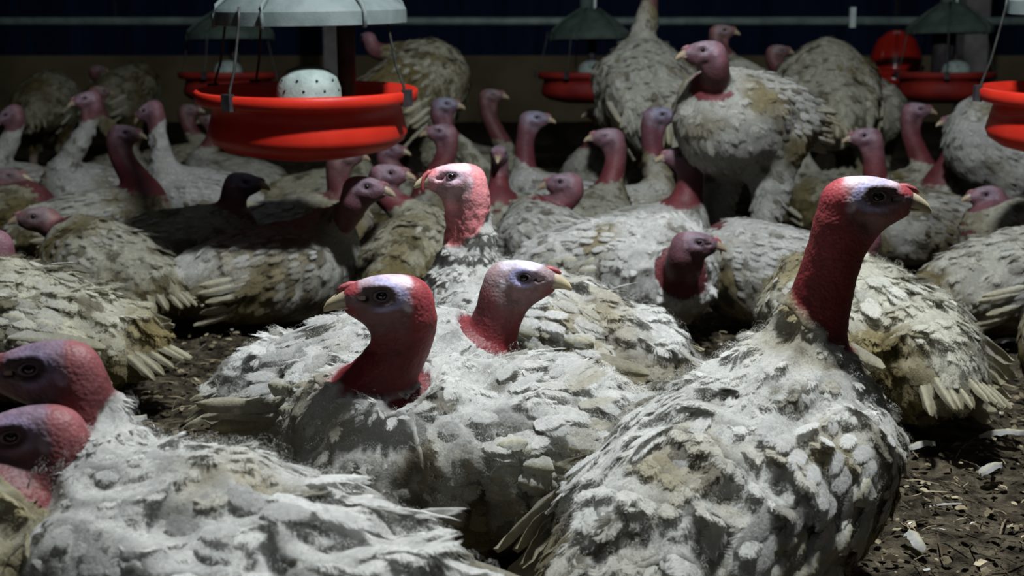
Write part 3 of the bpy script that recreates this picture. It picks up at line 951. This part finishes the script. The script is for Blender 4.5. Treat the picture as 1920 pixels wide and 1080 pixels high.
    W = L * np.where(rng.rand(nf_) < (.25 if lod == 1 else .2), .34, (0.80 - .25 * on)) * (0.85 + .3 * rng.rand(nf_))
    basel = {1: .06, 2: .05, 3: .04}[lod]
    lift = np.clip(basel + basel * .7 * rng.randn(nf_) + (.26 if spiky else .10) * on, -.03, .5) * fluff
    big = fbm(P, 9.0, seed + 11)
    jit = 1 + (rng.rand(nf_) - .6) * {1: .12, 2: .12, 3: .10}[lod]
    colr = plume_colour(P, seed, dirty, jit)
    if spiky:
        colr = colr * (1 - .35 * smooth(.5, .25, rng.rand(nf_))[:, None] * on[:, None])
    P2 = P - Nn * ((.004 if lod == 1 else .0005) * sc)
    if lod == 1:
        me2 = batch_feathers('plumage', P2, Nn, dirv, L, W, lift, colr, 4, 5, .05, rng=rng, cup=.18, arch=.07)
    else:
        me2 = batch_feathers('plumage', P2, Nn, dirv, L, W, lift * .75, colr, 3, 4, .03, rng=rng, arch=.05)
    po = link('plumage', me2, root); po['kind'] = 'stuff'
    if lod == 1:
        nd_ = 4500
        pk = rng.choice(len(tri), nd_, p=w / w.sum())
        Pd = cen[pk] + rng.randn(nd_, 3) * .003; Nd = vn[tri[pk, 0]]
        ond = onneck[pk]
        i3 = np.linalg.norm(Pd[:, None] - N[None], axis=2).argmin(1)
        dd = (Rt @ np.array([-1, 0, -.4]))[None] * (1 - ond[:, None]) - tang[i3] * ond[:, None] * 1.3 + rng.randn(nd_, 3) * .30
        dd -= Nd * (dd * Nd).sum(1)[:, None]; dd /= np.linalg.norm(dd, axis=1)[:, None] + 1e-9
        Ld = (.012 + .014 * rng.rand(nd_)) * (1 - .4 * ond)
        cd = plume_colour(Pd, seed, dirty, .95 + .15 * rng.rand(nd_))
        md = batch_feathers('down', Pd + Nd * .002, Nd, dd, Ld, Ld * .5, .05 + .12 * rng.rand(nd_), cd, 2, 4, .02, rng=rng, cup=0, arch=.8)
        do = link('down', md, root); do['kind'] = 'stuff'
    # ---------------- folded wings
    ncov = {1: (6, 14), 2: (5, 9), 3: (3, 6)}[lod]
    def side_point(xb, zb, s_):
        tgt = T((xb, 0, zb))
        sel = (V[:, 1] * s_ > .02 * sc)
        cost = (V[:, 0] - tgt[0]) ** 2 + (V[:, 2] - tgt[2]) ** 2 - .0 * np.abs(V[:, 1])
        cost = np.where(sel, cost, 9)
        i = cost.argmin()
        return V[i], vn[i]
    for s_ in (-1, 1):
        Ps, Ns, Ds, Ls, Ws, Li = [], [], [], [], [], []
        for r_ in range(ncov[0]):
            for k in range(ncov[1]):
                u = k / (ncov[1] - 1)
                xb = .10 - .042 * r_ - .035 * u; zb = .095 - .135 * u + .012 * r_ + rng.randn() * .006
                pp, n_ = side_point(xb, zb, s_)
                d = Rt @ np.array([-1, 0, -.22]) + rng.randn(3) * .07
                d -= n_ * (d @ n_); d /= np.linalg.norm(d)
                Ps.append(pp + n_ * .004); Ns.append(n_); Ds.append(d)
                l_ = (.030 + .008 * r_) * sc * (.9 + .2 * rng.rand()); Ls.append(l_); Ws.append(l_ * (.62 - .05 * r_)); Li.append({1: .07, 2: .03, 3: .02}[lod] + .04 * rng.rand())
        Ps = np.array(Ps)
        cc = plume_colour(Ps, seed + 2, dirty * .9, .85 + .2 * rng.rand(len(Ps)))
        mw = batch_feathers('wing', Ps, np.array(Ns), np.array(Ds), np.array(Ls), np.array(Ws), np.array(Li), cc, 5 if lod == 1 else 3, 6 if lod == 1 else 4, .02, rng=rng, cup=.18, arch=.08)
        wo = link('wing', mw, root)
        nfl = {1: 8, 2: 5, 3: 3}[lod]
        dr = droop if s_ > 0 else droop2
        for k in range(nfl):
            u = k / (nfl - 1)
            pp, n_ = side_point(-.10 - .04 * u + .07 * bool(dr), .035 - .105 * u - .02 * bool(dr), s_)
            d = Rt @ np.array([-1, -s_ * .12, -.05 - .10 * u - dr]) + rng.randn(3) * .03
            nn = n_ * .9 + np.array([0, s_ * .3, .1])
            o = link('flight_feather', FLIGHT[(k + (s_ > 0)) % 4], wo, frame_mat(pp + n_ * ((.012 if lod == 1 else .006) - .0012 * k), d, nn) @ Matrix.Diagonal((sc * (1 - .12 * u) * (1 if lod == 1 else .72), sc * (1.1 if lod == 1 else .85), sc, 1)))
    # coverts of the near birds, each one a feather
    if lod == 1:
        for k in range(44):
            s_ = 1 if k % 2 else -1
            pp, n_ = side_point(.06 - .20 * rng.rand(), .07 - .11 * rng.rand(), s_)
            d = Rt @ np.array([-1, 0, -.28]) + rng.randn(3) * .16
            o = link('covert_feather', COVERT[k % 2], root, frame_mat(pp + n_ * .007, d, n_ + rng.randn(3) * .1) @ Matrix.Diagonal((sc, sc, sc, 1)))
    # tail
    nt = {1: 9, 2: 7, 3: 5}[lod]
    for k in range(nt):
        u = 2 * k / (nt - 1) - 1
        d = Rt @ np.array([-1, u * .36, (-.05 if st else -.26) - .14 * abs(u)]) + rng.randn(3) * .03
        link('tail_feather', TAILF[k % 2], root, frame_mat(T((-.25 + .02 * abs(u), u * .032, .035 - .012 * abs(u))), d, Rt @ np.array([.1, u * .6, 1])) @ Matrix.Diagonal((sc * .92, sc * .62, sc, 1)))
    return root


#BIRDS#
# ------------------------------------------------------------------ the flock, nearest first
turkey('seated turkey in the centre foreground facing left, dark red neck, white back, pale crown', (876, 1045), 207, (716, 556), 193, hp=2, hs=1.03, sc=.89, lod=1, pal='red', sl=0.115, dirty=.43, hdd=-.02, neckr=1.0, pitch=0, droop=.10)
turkey('turkey with lavender-blue face and red crown looking right above the centre bird', (728, 908), -18, (985, 522), -14, hp=2, hs=1.02, sc=.88, nbz=0, lod=1, pal='blue', sl=0.165, dirty=.36, hdd=-.01, neckr=1.02)
turkey('upright turkey with bright pink head and scalloped white neck facing left', (1010, 792), 150, (848, 334), 189, hp=0, hs=1.02, sc=.93, lod=1, pal='pink', sl=0.085, dirty=.42, long_snood=True, spiky=True, dewlap=1.8, hdd=-.05)
turkey('tallest turkey at right foreground with long neck, red throat and yellow beak tip', (1372, 1140), 48, (1636, 372), -7, hp=0, hs=1.02, sc=.93, lod=1, pal='red', sl=0.150, dirty=.46, droop2=.06, pitch=12, neckr=1.02, hdd=-.06)
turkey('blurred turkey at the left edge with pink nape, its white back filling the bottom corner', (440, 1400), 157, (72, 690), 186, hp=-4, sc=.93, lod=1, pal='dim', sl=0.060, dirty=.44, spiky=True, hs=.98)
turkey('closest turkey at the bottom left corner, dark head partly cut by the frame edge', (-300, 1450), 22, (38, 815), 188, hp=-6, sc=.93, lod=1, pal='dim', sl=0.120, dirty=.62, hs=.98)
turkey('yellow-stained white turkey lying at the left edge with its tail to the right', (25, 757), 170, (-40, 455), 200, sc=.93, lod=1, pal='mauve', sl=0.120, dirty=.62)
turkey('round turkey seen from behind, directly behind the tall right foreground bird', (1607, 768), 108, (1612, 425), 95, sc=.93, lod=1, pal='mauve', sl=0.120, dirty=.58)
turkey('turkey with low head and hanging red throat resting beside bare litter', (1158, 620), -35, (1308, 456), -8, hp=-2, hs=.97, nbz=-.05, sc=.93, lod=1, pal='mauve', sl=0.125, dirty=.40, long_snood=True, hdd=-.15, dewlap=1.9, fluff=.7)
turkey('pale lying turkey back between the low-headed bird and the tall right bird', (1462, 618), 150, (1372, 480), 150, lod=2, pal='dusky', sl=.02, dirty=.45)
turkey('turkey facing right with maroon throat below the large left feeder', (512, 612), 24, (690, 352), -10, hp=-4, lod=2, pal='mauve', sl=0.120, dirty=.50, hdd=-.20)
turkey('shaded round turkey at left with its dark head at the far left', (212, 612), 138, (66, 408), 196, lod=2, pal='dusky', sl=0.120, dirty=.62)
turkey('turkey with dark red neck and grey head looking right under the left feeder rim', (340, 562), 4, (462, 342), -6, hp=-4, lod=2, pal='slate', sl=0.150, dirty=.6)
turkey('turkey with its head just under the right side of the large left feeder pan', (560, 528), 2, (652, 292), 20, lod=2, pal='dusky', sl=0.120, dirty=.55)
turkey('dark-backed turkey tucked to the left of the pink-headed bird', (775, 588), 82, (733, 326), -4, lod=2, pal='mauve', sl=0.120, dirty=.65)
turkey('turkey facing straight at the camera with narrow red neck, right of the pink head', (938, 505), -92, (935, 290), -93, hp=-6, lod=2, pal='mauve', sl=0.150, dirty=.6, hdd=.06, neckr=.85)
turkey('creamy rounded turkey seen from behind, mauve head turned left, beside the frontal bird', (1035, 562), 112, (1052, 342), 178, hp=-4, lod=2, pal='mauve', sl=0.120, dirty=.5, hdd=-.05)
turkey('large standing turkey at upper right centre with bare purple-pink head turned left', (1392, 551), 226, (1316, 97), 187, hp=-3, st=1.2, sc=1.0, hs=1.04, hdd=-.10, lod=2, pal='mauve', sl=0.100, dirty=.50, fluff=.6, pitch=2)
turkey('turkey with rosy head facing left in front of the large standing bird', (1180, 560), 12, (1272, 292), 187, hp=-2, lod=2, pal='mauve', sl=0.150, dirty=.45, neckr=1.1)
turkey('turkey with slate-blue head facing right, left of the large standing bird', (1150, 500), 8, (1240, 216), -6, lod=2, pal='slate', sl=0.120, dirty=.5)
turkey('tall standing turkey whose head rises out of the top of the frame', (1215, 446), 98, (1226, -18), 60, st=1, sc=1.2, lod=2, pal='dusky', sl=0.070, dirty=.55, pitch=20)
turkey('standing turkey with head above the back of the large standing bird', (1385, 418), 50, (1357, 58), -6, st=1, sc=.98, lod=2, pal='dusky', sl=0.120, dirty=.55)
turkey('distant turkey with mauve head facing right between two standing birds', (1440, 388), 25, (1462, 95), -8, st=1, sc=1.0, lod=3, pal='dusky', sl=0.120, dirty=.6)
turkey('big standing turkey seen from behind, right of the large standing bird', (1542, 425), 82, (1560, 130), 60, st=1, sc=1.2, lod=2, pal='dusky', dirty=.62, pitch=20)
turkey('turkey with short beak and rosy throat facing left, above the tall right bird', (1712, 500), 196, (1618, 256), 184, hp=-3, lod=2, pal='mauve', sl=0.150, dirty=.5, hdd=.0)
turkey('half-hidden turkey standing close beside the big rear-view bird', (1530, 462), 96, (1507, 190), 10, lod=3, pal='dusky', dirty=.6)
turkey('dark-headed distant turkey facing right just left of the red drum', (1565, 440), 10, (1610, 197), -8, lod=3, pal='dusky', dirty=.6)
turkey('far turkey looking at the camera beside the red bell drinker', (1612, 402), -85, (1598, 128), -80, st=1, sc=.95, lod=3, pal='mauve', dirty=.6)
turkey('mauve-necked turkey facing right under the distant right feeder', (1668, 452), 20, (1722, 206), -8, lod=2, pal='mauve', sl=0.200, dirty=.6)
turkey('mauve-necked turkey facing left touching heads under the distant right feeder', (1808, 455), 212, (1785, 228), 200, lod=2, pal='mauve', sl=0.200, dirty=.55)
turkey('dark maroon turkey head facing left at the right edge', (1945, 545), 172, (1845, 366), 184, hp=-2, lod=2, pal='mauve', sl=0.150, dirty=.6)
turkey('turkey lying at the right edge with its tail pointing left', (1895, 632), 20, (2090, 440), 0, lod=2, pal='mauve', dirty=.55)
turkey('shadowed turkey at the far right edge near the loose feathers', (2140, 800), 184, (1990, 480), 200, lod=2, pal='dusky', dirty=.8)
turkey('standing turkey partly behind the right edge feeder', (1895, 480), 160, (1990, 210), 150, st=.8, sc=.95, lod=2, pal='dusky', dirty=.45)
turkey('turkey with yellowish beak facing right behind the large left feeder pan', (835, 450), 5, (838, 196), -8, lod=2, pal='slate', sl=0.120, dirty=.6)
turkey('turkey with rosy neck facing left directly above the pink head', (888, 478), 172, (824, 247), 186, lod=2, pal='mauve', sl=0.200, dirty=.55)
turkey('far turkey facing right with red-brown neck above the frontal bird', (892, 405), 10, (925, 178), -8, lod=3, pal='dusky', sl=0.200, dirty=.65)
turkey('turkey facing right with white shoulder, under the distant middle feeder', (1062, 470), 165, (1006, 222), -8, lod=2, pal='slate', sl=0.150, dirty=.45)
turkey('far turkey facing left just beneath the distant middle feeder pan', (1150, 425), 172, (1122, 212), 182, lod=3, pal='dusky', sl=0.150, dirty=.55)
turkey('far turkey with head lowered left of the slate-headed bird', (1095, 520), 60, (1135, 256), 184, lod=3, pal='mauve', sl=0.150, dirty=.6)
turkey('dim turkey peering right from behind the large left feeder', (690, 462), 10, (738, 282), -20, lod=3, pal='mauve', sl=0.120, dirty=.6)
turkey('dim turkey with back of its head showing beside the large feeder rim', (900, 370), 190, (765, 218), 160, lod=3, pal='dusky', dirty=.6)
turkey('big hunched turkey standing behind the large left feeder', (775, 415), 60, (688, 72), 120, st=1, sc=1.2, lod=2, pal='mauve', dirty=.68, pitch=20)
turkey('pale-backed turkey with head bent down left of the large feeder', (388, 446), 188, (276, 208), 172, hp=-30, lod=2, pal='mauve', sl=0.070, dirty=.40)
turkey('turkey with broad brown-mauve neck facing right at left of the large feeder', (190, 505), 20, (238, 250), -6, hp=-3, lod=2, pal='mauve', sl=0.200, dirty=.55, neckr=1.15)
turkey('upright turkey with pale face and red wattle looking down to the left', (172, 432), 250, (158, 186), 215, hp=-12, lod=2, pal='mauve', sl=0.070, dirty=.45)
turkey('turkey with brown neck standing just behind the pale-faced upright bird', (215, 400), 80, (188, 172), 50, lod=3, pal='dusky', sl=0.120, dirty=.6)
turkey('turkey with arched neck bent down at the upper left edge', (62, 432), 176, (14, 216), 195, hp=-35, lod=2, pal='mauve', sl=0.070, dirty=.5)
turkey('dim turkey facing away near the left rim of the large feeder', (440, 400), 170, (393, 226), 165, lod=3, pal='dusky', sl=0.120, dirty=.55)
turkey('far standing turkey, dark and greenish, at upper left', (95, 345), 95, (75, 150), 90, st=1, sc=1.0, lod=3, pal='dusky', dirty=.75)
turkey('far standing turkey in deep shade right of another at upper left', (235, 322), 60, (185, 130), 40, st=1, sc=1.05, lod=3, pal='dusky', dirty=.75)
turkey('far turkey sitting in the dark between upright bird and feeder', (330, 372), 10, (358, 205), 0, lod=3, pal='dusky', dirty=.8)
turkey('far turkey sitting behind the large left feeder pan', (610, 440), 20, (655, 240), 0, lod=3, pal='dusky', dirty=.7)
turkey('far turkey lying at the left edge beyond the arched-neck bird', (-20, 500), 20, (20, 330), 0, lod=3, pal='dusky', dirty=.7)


# ------------------------------------------------------------------ loose litter
def litter():
    rng = np.random.RandomState(3)
    n = 26000
    # denser near the camera where single bits can be seen
    Y = 0.9 + 4.2 * rng.rand(n) ** 1.5
    X = (rng.rand(n) * 2 - 1) * (0.30 + Y * 0.46)
    base = np.stack([X, Y, 0 * X], 1)
    z = (fbm(base, 7.0) - .5) * .030 + (fbm(base, 31.0, 3) - .5) * .022 - .006
    a = rng.rand(n) * 2 * math.pi
    straw = rng.rand(n) < .30
    L = np.where(straw, .020 + .045 * rng.rand(n) ** 2, .005 + .012 * rng.rand(n))
    W = np.where(straw, .0014 + .0015 * rng.rand(n), L * (.4 + .5 * rng.rand(n)))
    tilt = rng.randn(n) * .22
    D = np.stack([np.cos(a) * np.cos(tilt), np.sin(a) * np.cos(tilt), np.sin(tilt)], 1)
    B = np.stack([-np.sin(a), np.cos(a), rng.randn(n) * .4], 1); B /= np.linalg.norm(B, axis=1)[:, None]
    Nn = np.cross(D, B)
    c = base + np.array([0, 0, 1]) * (z + .003 + .006 * rng.rand(n))[:, None]
    V = np.stack([c - D * L[:, None] / 2 - B * W[:, None] / 2, c - D * L[:, None] / 2 + B * W[:, None] / 2,
                  c - B * W[:, None] * .6 + Nn * (L * .10)[:, None], c + B * W[:, None] * .6 + Nn * (L * .10)[:, None],
                  c + D * L[:, None] / 2 - B * W[:, None] * .4, c + D * L[:, None] / 2 + B * W[:, None] * .4], 1).reshape(-1, 3)
    k = np.arange(n)[:, None] * 6
    F = np.concatenate([k + np.array([[0, 1, 3, 2]]), k + np.array([[2, 3, 5, 4]])])
    t = rng.rand(n, 1)
    C = np.where(t < .60, np.array([[.045, .034, .022]]), np.where(t < .88, np.array([[.17, .14, .09]]), np.where(t < .975, np.array([[.32, .27, .18]]), np.array([[.50, .49, .46]]))))
    C = C * (.6 + .8 * rng.rand(n, 1))
    o = link('litter', np_mesh('litter', V, F, np.repeat(C, 6, 0), M_SHAVE, False))
    tag(o, 'dark wood shavings and straw bits covering the barn floor', 'litter', kind='stuff')


litter()
LF = [long_feather_mesh('feather', .075, .024, (.42, .43, .42), (.34, .34, .33), 21, .10), long_feather_mesh('feather', .05, .020, (.5, .5, .48), (.40, .40, .38), 22, .14)]
for px, py, ang, k, lab in ((1835, 828, -12, 0, 'greyish loose feather on the litter right of the tall bird'),
                            (1838, 900, 30, 1, 'small white feather lying below the greyish loose feather'),
                            (1795, 712, -8, 0, 'pale feather lying beside the tail of the round rear-view turkey'),
                            (1700, 852, 5, 1, 'thin white feather close beside the tall bird breast'),
                            (200, 815, 35, 0, 'straw-coloured feather on the litter at left'),
                            (236, 705, -20, 1, 'curled pale feather below the yellow-stained lying turkey'),
                            (1380, 640, 10, 1, 'small feather on the bare litter in the centre right'),
                            (1735, 1045, 100, 1, 'pale feather near the lower right corner'),
                            (1850, 655, 10, 0, 'tan feather near the shadowed turkey at the far right')):
    q_ = on_ground(px, py)
    o = link('loose_feather', LF[k]); o.location = (q_[0], q_[1], .012); o.rotation_euler = (.1, -.12, math.radians(ang))
    tag(o, lab, 'feather', 'loose feathers on the litter')
